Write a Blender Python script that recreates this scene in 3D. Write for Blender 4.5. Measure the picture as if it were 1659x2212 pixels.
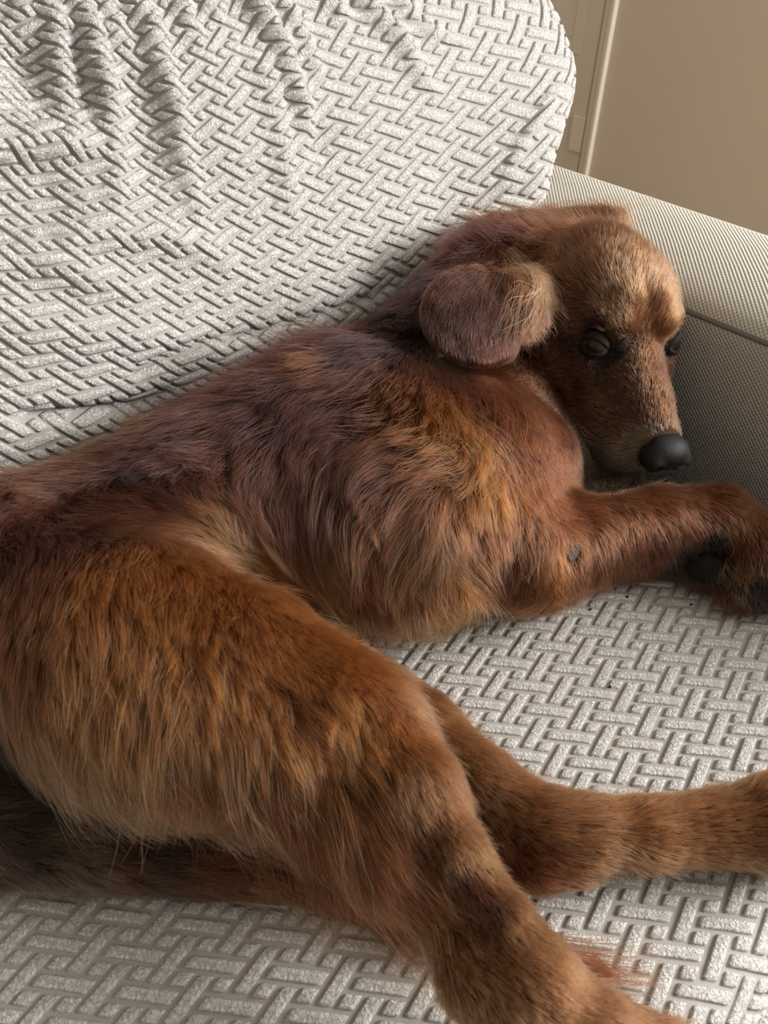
import bpy, math
import numpy as np
from mathutils import Vector, Matrix
from mathutils.bvhtree import BVHTree
from mathutils.kdtree import KDTree

for o in list(bpy.data.objects):
    bpy.data.objects.remove(o, do_unlink=True)
sc = bpy.context.scene
COL = sc.collection
NFUR = 340000
rng = np.random.default_rng(7)

# ------------------------------------------------------------------ camera
SEAT = 0.45                      # height of the seat top
CAM_H = 0.60                     # camera above the seat
YAW, PITCH = math.radians(42.0), math.radians(43.0)
FPX, CX, CY = 1660.0, 829.5, 1106.0
cam_d = bpy.data.cameras.new('camera')
cam = bpy.data.objects.new('camera', cam_d); COL.objects.link(cam)
cam.location = (0, 0, SEAT + CAM_H)
cam.rotation_euler = (math.pi/2 - PITCH, 0, -YAW)
cam_d.sensor_fit = 'HORIZONTAL'; cam_d.sensor_width = 36.0
cam_d.lens = FPX / 1659.0 * 36.0
cam_d.clip_start = 0.02
cam_d.dof.use_dof = True; cam_d.dof.focus_distance = 0.78; cam_d.dof.aperture_fstop = 14
sc.camera = cam

# ------------------------------------------------------------------ light
world = bpy.data.worlds.new('World'); sc.world = world; world.use_nodes = True
bg = world.node_tree.nodes['Background']
bg.inputs[0].default_value = (0.86, 0.93, 1.0, 1); bg.inputs[1].default_value = 0.66
def area(name, loc, target, sx, sy, power, col):
    l = bpy.data.lights.new(name, 'AREA'); l.shape = 'RECTANGLE'; l.size = sx; l.size_y = sy
    l.energy = power; l.color = col
    o = bpy.data.objects.new(name, l); COL.objects.link(o); o.location = loc
    o.rotation_euler = (Vector(target) - Vector(loc)).to_track_quat('-Z', 'Y').to_euler()
    return o
# daylight through the window in the right wall, in front of the sofa
area('window_daylight', (2.05, -1.18, 1.52), (0.3, 0.1, 0.55), 1.2, 0.95, 168, (1.0, 0.985, 0.965))
sc.view_settings.view_transform = 'Standard'; sc.view_settings.look = 'None'
sc.cycles.max_bounces = 7; sc.cycles.diffuse_bounces = 4; sc.cycles.transmission_bounces = 5; sc.cycles.glossy_bounces = 3
sc.view_settings.exposure = 0.0; sc.view_settings.gamma = 1.0; sc.view_settings.use_curve_mapping = False

# ------------------------------------------------------------------ geometry helpers
Fv = np.array([math.sin(YAW), math.cos(YAW), 0.0]); Rv = np.array([math.cos(YAW), -math.sin(YAW), 0.0])
Zv = np.array([0, 0, 1.0])
AX = math.cos(PITCH)*Fv - math.sin(PITCH)*Zv          # optical axis
DN = -math.sin(PITCH)*Fv - math.cos(PITCH)*Zv         # image-down axis
EYE = np.array([0, 0, SEAT + CAM_H])
def ray(px, py):
    return AX + (px-CX)/FPX*Rv + (py-CY)/FPX*DN
def P(px, py, z):
    """point seen at this place of the picture that stands z above the seat"""
    d = ray(px, py); return EYE + d*((z - CAM_H)/d[2])
def proj(p):
    q = np.asarray(p) - EYE; dz = q @ AX
    return CX + FPX*(q @ Rv)/dz, CY + FPX*(q @ DN)/dz

def new_obj(name, data, parent=None, mat=None, label=None, cat=None, kind=None, group=None):
    o = bpy.data.objects.new(name, data); COL.objects.link(o)
    if parent: o.parent = parent
    if mat is not None and data is not None: data.materials.append(mat)
    if label: o['label'] = label
    if cat: o['category'] = cat
    if kind: o['kind'] = kind
    if group: o['group'] = group
    return o
def mesh_np(name, V, F, smooth=True):
    me = bpy.data.meshes.new(name)
    V = np.asarray(V, dtype=np.float32); F = np.asarray(F, dtype=np.int32)
    k = F.shape[1]
    me.vertices.add(len(V)); me.vertices.foreach_set('co', V.ravel())
    me.loops.add(F.size); me.loops.foreach_set('vertex_index', F.ravel())
    me.polygons.add(len(F)); me.polygons.foreach_set('loop_start', np.arange(0, F.size, k, dtype=np.int32))
    me.update(calc_edges=True)
    me.polygons.foreach_set('use_smooth', np.full(len(F), smooth))
    return me
def grid_faces(n, m, off=0):
    i, j = np.meshgrid(np.arange(n-1), np.arange(m-1), indexing='ij')
    a = (i*m + j).ravel() + off
    return np.stack([a, a+m, a+m+1, a+1], 1)
def sstep(a, b, x):
    t = np.clip((x-a)/(b-a), 0, 1); return t*t*(3-2*t)
def empty(name, loc, **kw):
    e = new_obj(name, None, **kw); e.location = loc; e.empty_display_size = 0.05; return e
def adopt(child, root):
    child.parent = root; child.matrix_parent_inverse = Matrix.Translation(root.location).inverted()

# ------------------------------------------------------------------ materials
def mat_new(name):
    m = bpy.data.materials.new(name); m.use_nodes = True
    nt = m.node_tree; b = nt.nodes['Principled BSDF']; return m, nt, b
def N(nt, t, **kw):
    n = nt.nodes.new(t)
    for k, v in kw.items():
        if k.startswith('i_'): n.inputs[k[2:].replace('_', ' ')].default_value = v
        else: setattr(n, k, v)
    return n
def L(nt, a, b): nt.links.new(a, b)
def plain(name, col, rough=0.6, spec=0.4, noise=None):
    m, nt, b = mat_new(name)
    b.inputs['Base Color'].default_value = (*col, 1); b.inputs['Roughness'].default_value = rough
    b.inputs['Specular IOR Level'].default_value = spec
    if noise:
        sc_, amt = noise
        tc = N(nt, 'ShaderNodeTexCoord'); n = N(nt, 'ShaderNodeTexNoise'); n.inputs['Scale'].default_value = sc_
        n.inputs['Detail'].default_value = 4
        L(nt, tc.outputs['Object'], n.inputs['Vector'])
        r = N(nt, 'ShaderNodeMixRGB', blend_type='MULTIPLY'); r.inputs[0].default_value = 1.0
        cr = N(nt, 'ShaderNodeValToRGB'); cr.color_ramp.elements[0].color = (1-amt, 1-amt, 1-amt, 1); cr.color_ramp.elements[1].color = (1, 1, 1, 1)
        L(nt, n.outputs['Fac'], cr.inputs['Fac']); r.inputs[1].default_value = (*col, 1)
        L(nt, cr.outputs['Color'], r.inputs[2]); L(nt, r.outputs[0], b.inputs['Base Color'])
        bp = N(nt, 'ShaderNodeBump'); bp.inputs['Strength'].default_value = 0.15; bp.inputs['Distance'].default_value = 0.002
        L(nt, n.outputs['Fac'], bp.inputs['Height']); L(nt, bp.outputs[0], b.inputs['Normal'])
    return m

def chenille(name, col, lo, scale, dist, strength):
    """plush cover: curly pile as fine relief"""
    m, nt, b = mat_new(name)
    b.inputs['Roughness'].default_value = 1.0; b.inputs['Specular IOR Level'].default_value = 0.04
    tc = N(nt, 'ShaderNodeTexCoord')
    n = N(nt, 'ShaderNodeTexNoise'); n.inputs['Scale'].default_value = scale; n.inputs['Detail'].default_value = 3
    n.inputs['Roughness'].default_value = 0.65; n.inputs['Distortion'].default_value = 0.8
    L(nt, tc.outputs['Object'], n.inputs['Vector'])
    bp = N(nt, 'ShaderNodeBump'); bp.inputs['Strength'].default_value = strength; bp.inputs['Distance'].default_value = dist
    L(nt, n.outputs['Fac'], bp.inputs['Height']); L(nt, bp.outputs[0], b.inputs['Normal'])
    cr = N(nt, 'ShaderNodeValToRGB')
    cr.color_ramp.elements[0].position = 0.35; cr.color_ramp.elements[0].color = (*[c*lo for c in col], 1)
    cr.color_ramp.elements[1].position = 0.62; cr.color_ramp.elements[1].color = (*col, 1)
    L(nt, n.outputs['Fac'], cr.inputs['Fac']); L(nt, cr.outputs['Color'], b.inputs['Base Color'])
    return m
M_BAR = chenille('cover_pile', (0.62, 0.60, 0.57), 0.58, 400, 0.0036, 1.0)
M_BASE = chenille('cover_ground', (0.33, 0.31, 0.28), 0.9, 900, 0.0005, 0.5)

def weave_mat(name, col):
    """plain woven upholstery: over-under yarns as fine relief"""
    m, nt, b = mat_new(name)
    b.inputs['Roughness'].default_value = 0.75; b.inputs['Specular IOR Level'].default_value = 0.2
    uv = N(nt, 'ShaderNodeUVMap')
    sep = N(nt, 'ShaderNodeSeparateXYZ'); L(nt, uv.outputs[0], sep.inputs[0])
    nz = N(nt, 'ShaderNodeTexNoise'); nz.inputs['Scale'].default_value = 60; L(nt, uv.outputs[0], nz.inputs['Vector'])
    def sine(out, mul):
        mu = N(nt, 'ShaderNodeMath', operation='MULTIPLY'); mu.inputs[1].default_value = mul; L(nt, out, mu.inputs[0])
        ad = N(nt, 'ShaderNodeMath', operation='MULTIPLY_ADD'); L(nt, nz.outputs['Fac'], ad.inputs[0]); ad.inputs[1].default_value = 2.2; L(nt, mu.outputs[0], ad.inputs[2])
        s = N(nt, 'ShaderNodeMath', operation='SINE'); L(nt, ad.outputs[0], s.inputs[0]); return s.outputs[0]
    k = math.pi/0.0026
    a, c = sine(sep.outputs['X'], k), sine(sep.outputs['Y'], k)
    pr = N(nt, 'ShaderNodeMath', operation='MULTIPLY'); L(nt, a, pr.inputs[0]); L(nt, c, pr.inputs[1])
    mr = N(nt, 'ShaderNodeMapRange'); mr.inputs['From Min'].default_value = -1; L(nt, pr.outputs[0], mr.inputs['Value'])
    bp = N(nt, 'ShaderNodeBump'); bp.inputs['Strength'].default_value = 1.0; bp.inputs['Distance'].default_value = 0.0011
    L(nt, mr.outputs[0], bp.inputs['Height']); L(nt, bp.outputs[0], b.inputs['Normal'])
    n2 = N(nt, 'ShaderNodeTexNoise'); n2.inputs['Scale'].default_value = 500; L(nt, uv.outputs[0], n2.inputs['Vector'])
    mx = N(nt, 'ShaderNodeMath', operation='MULTIPLY_ADD'); L(nt, n2.outputs['Fac'], mx.inputs[0]); mx.inputs[1].default_value = 0.5; L(nt, mr.outputs[0], mx.inputs[2])
    cr = N(nt, 'ShaderNodeValToRGB')
    cr.color_ramp.elements[0].position = 0.2; cr.color_ramp.elements[0].color = (*[x*0.52 for x in col], 1)
    cr.color_ramp.elements[1].position = 0.95; cr.color_ramp.elements[1].color = (*col, 1)
    L(nt, mx.outputs[0], cr.inputs['Fac']); L(nt, cr.outputs['Color'], b.inputs['Base Color'])
    return m
M_WEAVE = weave_mat('arm_weave', (0.50, 0.47, 0.41))
M_WALL = plain('wall_paint', (0.62, 0.54, 0.43), 0.8, 0.2, (3.0, 0.06))
M_TRIM = plain('trim_paint', (0.72, 0.66, 0.55), 0.45, 0.4, (8.0, 0.05))
M_DOOR = plain('door_paint', (0.70, 0.64, 0.54), 0.45, 0.4, (5.0, 0.05))
M_CEIL = plain('ceiling_paint', (0.8, 0.78, 0.74), 0.9, 0.1, (4.0, 0.03))
M_FLOOR = plain('floor_wood', (0.30, 0.20, 0.12), 0.5, 0.4, (6.0, 0.3))
M_METAL = plain('hinge_metal', (0.55, 0.50, 0.42), 0.4, 0.5, (40.0, 0.2))

# ------------------------------------------------------------------ room
def box_mesh(name, a, b, bevel=0.0):
    import bmesh
    bm = bmesh.new(); bmesh.ops.create_cube(bm, size=1)
    a, b = np.minimum(a, b), np.maximum(a, b)
    for v in bm.verts:
        for i in range(3): v.co[i] = (a[i]+b[i])/2 + v.co[i]*(b[i]-a[i])
    if bevel: bmesh.ops.bevel(bm, geom=list(bm.edges), offset=bevel, segments=3, profile=0.5, affect='EDGES')
    me = bpy.data.meshes.new(name); bm.to_mesh(me); bm.free(); return me
def box(name, a, b, mat, bevel=0.0, **kw):
    return new_obj(name, box_mesh(name, np.array(a, float), np.array(b, float), bevel), mat=mat, **kw)
XW = 2.10
def wall_hit(px, py):            # (y, z) on the right wall
    d = ray(px, py); p = EYE + d*(XW/d[0]); return p[1], p[2]
Y0, Y1 = -3.2, 2.6
box('floor', (-2.6, Y0, -0.05), (XW+0.2, Y1, 0.0), M_FLOOR, kind='structure')
box('ceiling', (-2.6, Y0, 2.5), (XW+0.2, Y1, 2.55), M_CEIL, kind='structure')
box('wall_back', (-2.6, Y1, 0), (XW+0.2, Y1+0.1, 2.5), M_WALL, kind='structure')
box('wall_left', (-2.7, Y0, 0), (-2.6, Y1, 2.5), M_WALL, kind='structure')
yj = wall_hit(1338, 0)[0]        # where the casing ends and the wall starts
yd = wall_hit(1312, 0)[0]        # gap between door and casing
WIN = (-1.83, -0.53, 1.00, 2.05)    # window opening: y0 y1 z0 z1
wr = empty('wall_right', (XW, 0, 0), kind='structure')
for nm, a, b in (('wall_panel', (XW, WIN[1], 0), (XW+0.12, yj, 2.5)), ('wall_panel', (XW, Y0, 0), (XW+0.12, WIN[0], 2.5)),
                 ('wall_panel', (XW, WIN[0], 0), (XW+0.12, WIN[1], WIN[2])), ('wall_panel', (XW, WIN[0], WIN[3]), (XW+0.12, WIN[1], 2.5)),
                 ('wall_panel', (XW, yd+0.85, 0), (XW+0.12, Y1, 2.5)), ('wall_panel', (XW, yj, 2.06), (XW+0.12, yd+0.85, 2.5))):
    adopt(box(nm, a, b, M_WALL), wr)
w = empty('window_1', (XW, -1.15, WIN[2]), kind='structure')
for a, b in (((XW+0.03, WIN[0], WIN[2]), (XW+0.09, WIN[0]+0.06, WIN[3])), ((XW+0.03, WIN[1]-0.06, WIN[2]), (XW+0.09, WIN[1], WIN[3])),
             ((XW+0.03, WIN[0]+0.06, WIN[2]), (XW+0.09, WIN[1]-0.06, WIN[2]+0.06)), ((XW+0.03, WIN[0]+0.06, WIN[3]-0.06), (XW+0.09, WIN[1]-0.06, WIN[3]))):
    adopt(box('window_frame', a, b, M_TRIM, 0.004), w)
# door casing: two stepped mouldings beside a narrow shadow gap
tr = empty('trim_1', (XW, yj, 0), kind='structure')
wdt = yd - yj
adopt(box('casing_board', (XW-0.016, yj, 0), (XW+0.02, yj+wdt*0.42, 2.1), M_TRIM, 0.004), tr)
adopt(box('casing_board', (XW-0.009, yj+wdt*0.40, 0), (XW+0.02, yj+wdt*0.93, 2.07), M_TRIM, 0.003), tr)
dr = empty('door_1', (XW, yd, 0), kind='structure')
adopt(box('door_leaf', (XW-0.002, yd+0.006, 0.01), (XW+0.035, yd+0.83, 2.05), M_DOOR, 0.003), dr)
yp = wall_hit(1262, 60)[0]
zpan = wall_hit(1235, 250)[1]
for z0, z1 in ((0.16, zpan), (zpan+0.16, 1.9)):          # raised mouldings around the recessed panels
    for a, b in (((yp, z0), (yp+0.03, z1)), ((yp+0.55, z0), (yp+0.58, z1)), ((yp+0.03, z0), (yp+0.55, z0+0.03)), ((yp+0.03, z1-0.03), (yp+0.55, z1))):
        adopt(box('panel_moulding', (XW-0.005, a[0], a[1]), (XW+0.0, b[0], b[1]), M_DOOR, 0.002), dr)
yh, zh = wall_hit(1263, 292)
hg = box('door_hinge', (XW-0.012, yd+0.001, zh-0.05), (XW+0.0, yd+0.045, zh+0.05), M_TRIM, 0.003); adopt(hg, dr)

# ------------------------------------------------------------------ sofa frame
XA = 0.742                       # inner face of the arm
YF = -0.10                       # front of the sofa
def profile_sweep(name, prof, ys, uvscale=1.0):
    """closed profile in x,z swept along y, with metre UVs"""
    prof = np.asarray(prof, float); n = len(prof)
    ln = np.concatenate([[0], np.cumsum(np.linalg.norm(np.diff(np.vstack([prof, prof[:1]]), axis=0), axis=1))])
    V = []; 
    for y in ys:
        for x, z in prof: V.append((x, y, z))
    F = []; UV = []
    for j in range(len(ys)-1):
        for i in range(n):
            k = (i+1) % n
            F.append((j*n+i, j*n+k, (j+1)*n+k, (j+1)*n+i))
            UV += [(ln[i], ys[j]), (ln[i+1], ys[j]), (ln[i+1], ys[j+1]), (ln[i], ys[j+1])]
    me = mesh_np(name, V, F)
    uvl = me.uv_layers.new(name='UVMap'); uvl.data.foreach_set('uv', np.array(UV, dtype=np.float32).ravel())
    import bmesh
    bm = bmesh.new(); bm.from_mesh(me); bmesh.ops.holes_fill(bm, edges=[e for e in bm.edges if e.is_boundary], sides=0)
    bmesh.ops.recalc_face_normals(bm, faces=bm.faces); bm.to_mesh(me); bm.free()
    return me
sofa = empty('sofa', (0, 0.3, 0), label='light grey upholstered sofa frame with a low woven fabric arm', cat='sofa')
AH = SEAT + 0.236
def arm_profile(x0, sgn):
    pts = [(0, -0.33), (0, 0.165), (-0.002, 0.188), (0.002, 0.203), (0.010, 0.212), (0.03, 0.222), (0.06, 0.232), (0.10, 0.239),
           (0.135, 0.240), (0.158, 0.232), (0.172, 0.215), (0.178, 0.19), (0.18, 0.15), (0.18, -0.33)]
    return [(x0 + sgn*x, SEAT+z) for x, z in pts]
ys = np.linspace(YF-0.02, 1.02, 24)
adopt(new_obj('arm', profile_sweep('arm', arm_profile(XA, 1), ys), mat=M_WEAVE), sofa)
adopt(new_obj('arm', profile_sweep('arm', arm_profile(-1.28, -1), ys), mat=M_WEAVE), sofa)
def tube(name, pts, r, mat, sides=8, taper=None):
    pts = np.asarray(pts, float); n = len(pts)
    T = np.gradient(pts, axis=0); T /= np.linalg.norm(T, axis=1)[:, None]
    up = np.array([0, 0, 1.0]); A = np.cross(T, up); bad = np.linalg.norm(A, axis=1) < 1e-3
    A[bad] = (1, 0, 0); A /= np.linalg.norm(A, axis=1)[:, None]; B = np.cross(T, A)
    rr = np.full(n, r) if np.isscalar(r) else np.asarray(r)
    th = np.linspace(0, 2*math.pi, sides, endpoint=False)
    V = pts[:, None] + rr[:, None, None]*(np.cos(th)[None, :, None]*A[:, None] + np.sin(th)[None, :, None]*B[:, None])
    F = []
    for i in range(n-1):
        for j in range(sides):
            k = (j+1) % sides; F.append((i*sides+j, i*sides+k, (i+1)*sides+k, (i+1)*sides+j))
    me = mesh_np(name, V.reshape(-1, 3), F)
    me.uv_layers.new(name='UVMap')
    return new_obj(name, me, mat=mat)
adopt(tube('piping', [(XA+0.001, y, SEAT+0.196) for y in np.linspace(YF, 0.95, 40)], 0.003, M_WEAVE), sofa)
def uvbox(name, a, b):
    o = box(name, a, b, M_WEAVE, 0.02); me = o.data
    uvl = me.uv_layers.new(name='UVMap')
    co = np.array([me.vertices[l.vertex_index].co[:] for l in me.loops]); uvl.data.foreach_set('uv', (co[:, [0, 2]] + co[:, [1, 1]]).astype(np.float32).ravel())
    adopt(o, sofa); return o
uvbox('back_frame', (-1.28, 0.86, 0.12), (XA-0.002, 1.02, 0.86))
uvbox('base_frame', (-1.28, YF, 0.12), (XA-0.002, 0.855, 0.30))
for x in (-1.36, 0.82):
    for y in (0.0, 0.92):
        adopt(box('leg', (x-0.03, y-0.03, 0), (x+0.03, y+0.03, 0.118), M_FLOOR, 0.005), sofa)

# ------------------------------------------------------------------ embossed covers
def affine_map(p0, c1, ang1, c2, ang2):
    e1 = c1*np.array([math.cos(math.radians(ang1)), math.sin(math.radians(ang1))]); e2 = c2*np.array([math.cos(math.radians(ang2)), math.sin(math.radians(ang2))])
    return quad_map(p0, e1, e2, np.zeros(2), np.zeros(2), np.zeros(2), 1.0)
def quad_map(p0, e1, e2, q11, q12, q22, lim):
    """pattern cells (a, b) -> surface (s, t); stretch varies over the cloth, linear past the limit"""
    p0, e1, e2, q11, q12, q22 = [np.array(v, float) for v in (p0, e1, e2, q11, q12, q22)]
    def f(a, b):
        ac, bc = np.clip(a, -lim, lim), np.clip(b, -lim, lim); da, db = (a-ac)[..., None], (b-bc)[..., None]
        A, B = ac[..., None], bc[..., None]
        j1, j2 = e1+q11*A+q12*B, e2+q12*A+q22*B
        r = p0 + A*e1 + B*e2 + .5*q11*A*A + q12*A*B + .5*q22*B*B + j1*da + j2*db
        return r[..., 0], r[..., 1], j1[..., 0]*j2[..., 1]-j1[..., 1]*j2[..., 0]
    return f
def bars(surf, inside, cmap, s_rng, t_rng, height, seed, half=20):
    """raised bars of the basket pattern: 3x1 bars, 1x3 bars, single tufts, laid on surf(s,t)"""
    items = []
    for I in range(-half, half):
        for J in range(-half, half):
            a0, b0 = I*4, J*4
            items += [(a0+2, b0, 3, 1), (a0, b0+2, 3, 1), (a0, b0, 1, 3), (a0+2, b0+2, 1, 3)]
            items += [(a0+1, b0+1, 1, 1), (a0+3, b0+1, 1, 1), (a0+1, b0+3, 1, 1), (a0+3, b0+3, 1, 1)]
    items = np.array(items, float)
    s, t, det = cmap(items[:, 0], items[:, 1])
    ok = (s > s_rng[0]) & (s < s_rng[1]) & (t > t_rng[0]) & (t < t_rng[1]) & (det > 3e-5); items = items[ok]; s = s[ok]; t = t[ok]
    P0, N0 = surf(s, t); ok = inside(P0, N0); items = items[ok]
    r = np.random.default_rng(seed); out = []
    gap = 0.26
    for kind, (wa, wb) in (('h', (3, 1)), ('v', (1, 3)), ('q', (1, 1))):
        it = items[(items[:, 2] == wa) & (items[:, 3] == wb)]
        n1 = np.array([-1, -.90, -.58, .58, .90, 1]); n3 = np.array([-1, -.955, -.82, -.55, -.27, 0, .27, .55, .82, .955, 1])
        h1 = np.array([0, .80, 1, 1, .80, 0]); h3 = np.array([0, .74, .97, 1, 1, 1, 1, 1, .97, .74, 0])
        ua, ub = (n3 if wa == 3 else n1), (n3 if wb == 3 else n1); na, nb = len(ua), len(ub)
        A, B = np.meshgrid(ua, ub, indexing='ij'); gp_ = gap if wa*wb > 1 else 0.20; la, lb = (wa-gp_)/2, (wb-gp_)/2
        HA, HB = np.meshgrid(h3 if wa == 3 else h1, h3 if wb == 3 else h1, indexing='ij')
        h = np.minimum(HA, HB) - 0.18*(HA < .9)*(HB < .9); h = np.where(np.minimum(HA, HB) <= 0, -0.35, h)
        corner = (np.abs(A) >= 1) & (np.abs(B) >= 1); shrink = np.where(corner, 0.88, 1.0)
        n = len(it)
        jit = r.normal(0, 0.02, (n, 2)); sc_ = 1 + r.normal(0, 0.02, (n, 1, 1))
        aa = it[:, 0, None, None] + jit[:, 0, None, None] + A*la*shrink*sc_
        bb = it[:, 1, None, None] + jit[:, 1, None, None] + B*lb*shrink*sc_
        S, T, _ = cmap(aa, bb)
        PP, NN = surf(S.ravel(), T.ravel())
        hh = (h[None]*height*(1 + r.normal(0, 0.07, (n,)+A.shape)) ).ravel()
        V = (PP + NN*hh[:, None]).reshape(n, na*nb, 3)
        c = V.mean(1); px, py = proj(c); e0 = np.stack(proj(V[:, 0]), -1); e1 = np.stack(proj(V[:, -1]), -1)
        size = np.linalg.norm(e1-e0, axis=1)
        vis = (px > -20) & (px < 1680) & (py > -20) & (py < 2232) & (((c-EYE) @ AX) > 0)
        if wa*wb == 1: size = size*0.5
        fc = grid_faces(na, nb)
        for k in range(n): out.append((V[k], fc, size[k] if vis[k] else 0, c[k]))
    return out
def place_bars(items, root, score, mat):
    """the 300 that show largest are parts of their own, the rest one joined part"""
    sc_ = np.array([i[2] for i in items])*score; order = np.argsort(-sc_)
    top = [i for i in order[:300] if sc_[i] > 0]; rest = [i for i in range(len(items)) if i not in set(top)]
    for i in top:
        V, F, _, c = items[i]
        o = new_obj('raised_bar', mesh_np('raised_bar', V - c, F), mat=mat); o.location = c; adopt(o, root)
    Vs, Fs, off = [], [], 0
    for i in rest:
        Vs.append(items[i][0]); Fs.append(items[i][1]+off); off += len(items[i][0])
    adopt(new_obj('raised_bar_weave', mesh_np('raised_bar_weave', np.vstack(Vs), np.vstack(Fs)), mat=mat, kind='stuff'), root)
def fd_surface(pos, eps=0.0015):
    def f(s, t):
        p = pos(s, t); a = pos(s+eps, t)-pos(s-eps, t); b = pos(s, t+eps)-pos(s, t-eps)
        n = np.cross(a, b); n /= np.linalg.norm(n, axis=1)[:, None]+1e-12
        return p, n
    return f
def sheet(name, pos, s, t, mat, root, thick=0.0):
    S, T = np.meshgrid(s, t, indexing='ij')
    me = mesh_np(name, pos(S.ravel(), T.ravel()), grid_faces(len(s), len(t)))
    o = new_obj(name, me, mat=mat); adopt(o, root); return o

# seat cushion: crowned top, rolled edges
SX0, SX1, SY0, SY1 = -1.27, XA-0.004, YF+0.035, 0.80
def seat_pos(s, t):
    x, y = s.copy(), t.copy(); z = np.zeros_like(x)
    R = 0.05
    # front roll: beyond the edge the sheet bends down
    d = np.clip((SY0+R) - y, 0, None); th = np.clip(d/R, 0, math.pi/2)
    y2 = np.where(d > 0, SY0+R-R*np.sin(th), y); z2 = np.where(d > 0, -R*(1-np.cos(th)) - np.clip(d - R*math.pi/2, 0, None), 0)
    R2 = 0.045
    d = np.clip(x - (SX1-R2), 0, None); th = np.clip(d/R2, 0, math.pi/2)
    x2 = np.where(d > 0, SX1-R2+R2*np.sin(th), x); z2 = z2 - np.where(d > 0, R2*(1-np.cos(th)) + np.clip(d - R2*math.pi/2, 0, None), 0)
    z2 = z2 + 0.004*np.sin(x*9+1)*np.sin(y*11+0.5) - 0.022*sstep(0.55, 0.75, x)*sstep(0.5, 0.1, np.abs(y-0.25)) * 0.5
    z2 = z2 - 0.003 - 0.010*np.exp(-((x-0.25)**2+(y-0.40)**2)/0.05)
    return np.stack([x2, y2, SEAT+z2], 1)
seat = empty('seat_cushion', (-0.2, 0.3, SEAT-0.15), label='off-white seat cushion in an embossed basket-weave stretch cover under the dog', cat='cushion')
seat_s = fd_surface(seat_pos)
sheet('cover', seat_pos, np.linspace(SX0, SX1+0.12, 220), np.linspace(SY0-0.12, SY1, 150), M_BASE, seat)
adopt(box('foam', (SX0, SY0+0.004, SEAT-0.148), (SX1-0.004, SY1, SEAT-0.045), M_BASE, 0.02), seat)
it = bars(seat_s, lambda p, n: (p[:, 1] > SY0-0.01) & (p[:, 0] > -0.9), affine_map((0.2, 0.2), 0.0149, -49, 0.0134, 14), (-0.9, SX1+0.03), (SY0-0.08, SY1), 0.0023, 1, 32)
place_bars(it, seat, 1.0, M_BAR)

# back cushion
BX1 = 0.800                      # right end (front face)
BT = 0.50                        # height at which it rolls over
def back_base(s, t):
    """s along the sofa, t up the face (arc length from the seat)"""
    # vertical profile (y, z)
    zt = np.array([0.004, 0.008, 0.04, 0.09, 0.15, 0.25, 0.35, 0.43, 0.475, 0.505, 0.52, 0.525, 0.515])
    yt = np.array([0.72, 0.672, 0.642, 0.626, 0.620, 0.628, 0.648, 0.676, 0.705, 0.745, 0.785, 0.83, 0.90])
    ar = np.concatenate([[0], np.cumsum(np.hypot(np.diff(zt), np.diff(yt)))]) - 0.05
    y = np.interp(t, ar, yt); z = np.interp(t, ar, zt)
    for k in (1, 2, 3):      # light smoothing of the profile
        y = y; z = z
    yy = (np.interp(t-0.02, ar, yt)+np.interp(t+0.02, ar, yt)+np.interp(t-0.01, ar, yt)+np.interp(t+0.01, ar, yt)+y)/5
    zz = (np.interp(t-0.02, ar, zt)+np.interp(t+0.02, ar, zt)+np.interp(t-0.01, ar, zt)+np.interp(t+0.01, ar, zt)+z)/5
    # plan: straight, then round the right end
    R = 0.06
    xe = 0.76 + 0.072*sstep(0.10, 0.235, zz) + 0.085*sstep(0.25, 0.38, zz) - 0.17*sstep(0.40, 0.58, zz)**1.5
    d = np.clip(s - (BX1-R), 0, None); th = np.clip(d/R, 0, math.pi/2)
    x = np.where(d > 0, BX1-R+R*np.sin(th), s)
    dy = np.where(d > 0, R*(1-np.cos(th)) + np.clip(d-R*math.pi/2, 0, None), 0)
    x = x + (xe-BX1)*sstep(0.35, BX1, s)
    zz = zz - 0.03*sstep(0.45, BX1+0.06, s)*sstep(0.25, 0.50, zz)
    yy = yy - 0.055*sstep(0.62, 0.80, s)*np.exp(-((zz-0.26)/0.11)**2)
    return np.stack([x, yy+dy, SEAT+zz], 1)
gs, gt = np.meshgrid(np.linspace(-0.7, BX1+0.15, 260), np.linspace(-0.05, 0.70, 220), indexing='ij')
gp = back_base(gs.ravel(), gt.ravel()); gx, gy = proj(gp); gst = np.stack([gs.ravel(), gt.ravel()], 1)
def px_to_st(pts):
    out = []
    for x, y in pts:
        k = np.argmin((gx-x)**2+(gy-y)**2+1e6*(gst[:, 0] > 0.84)); out.append(gst[k])
    return np.array(out)
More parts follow.
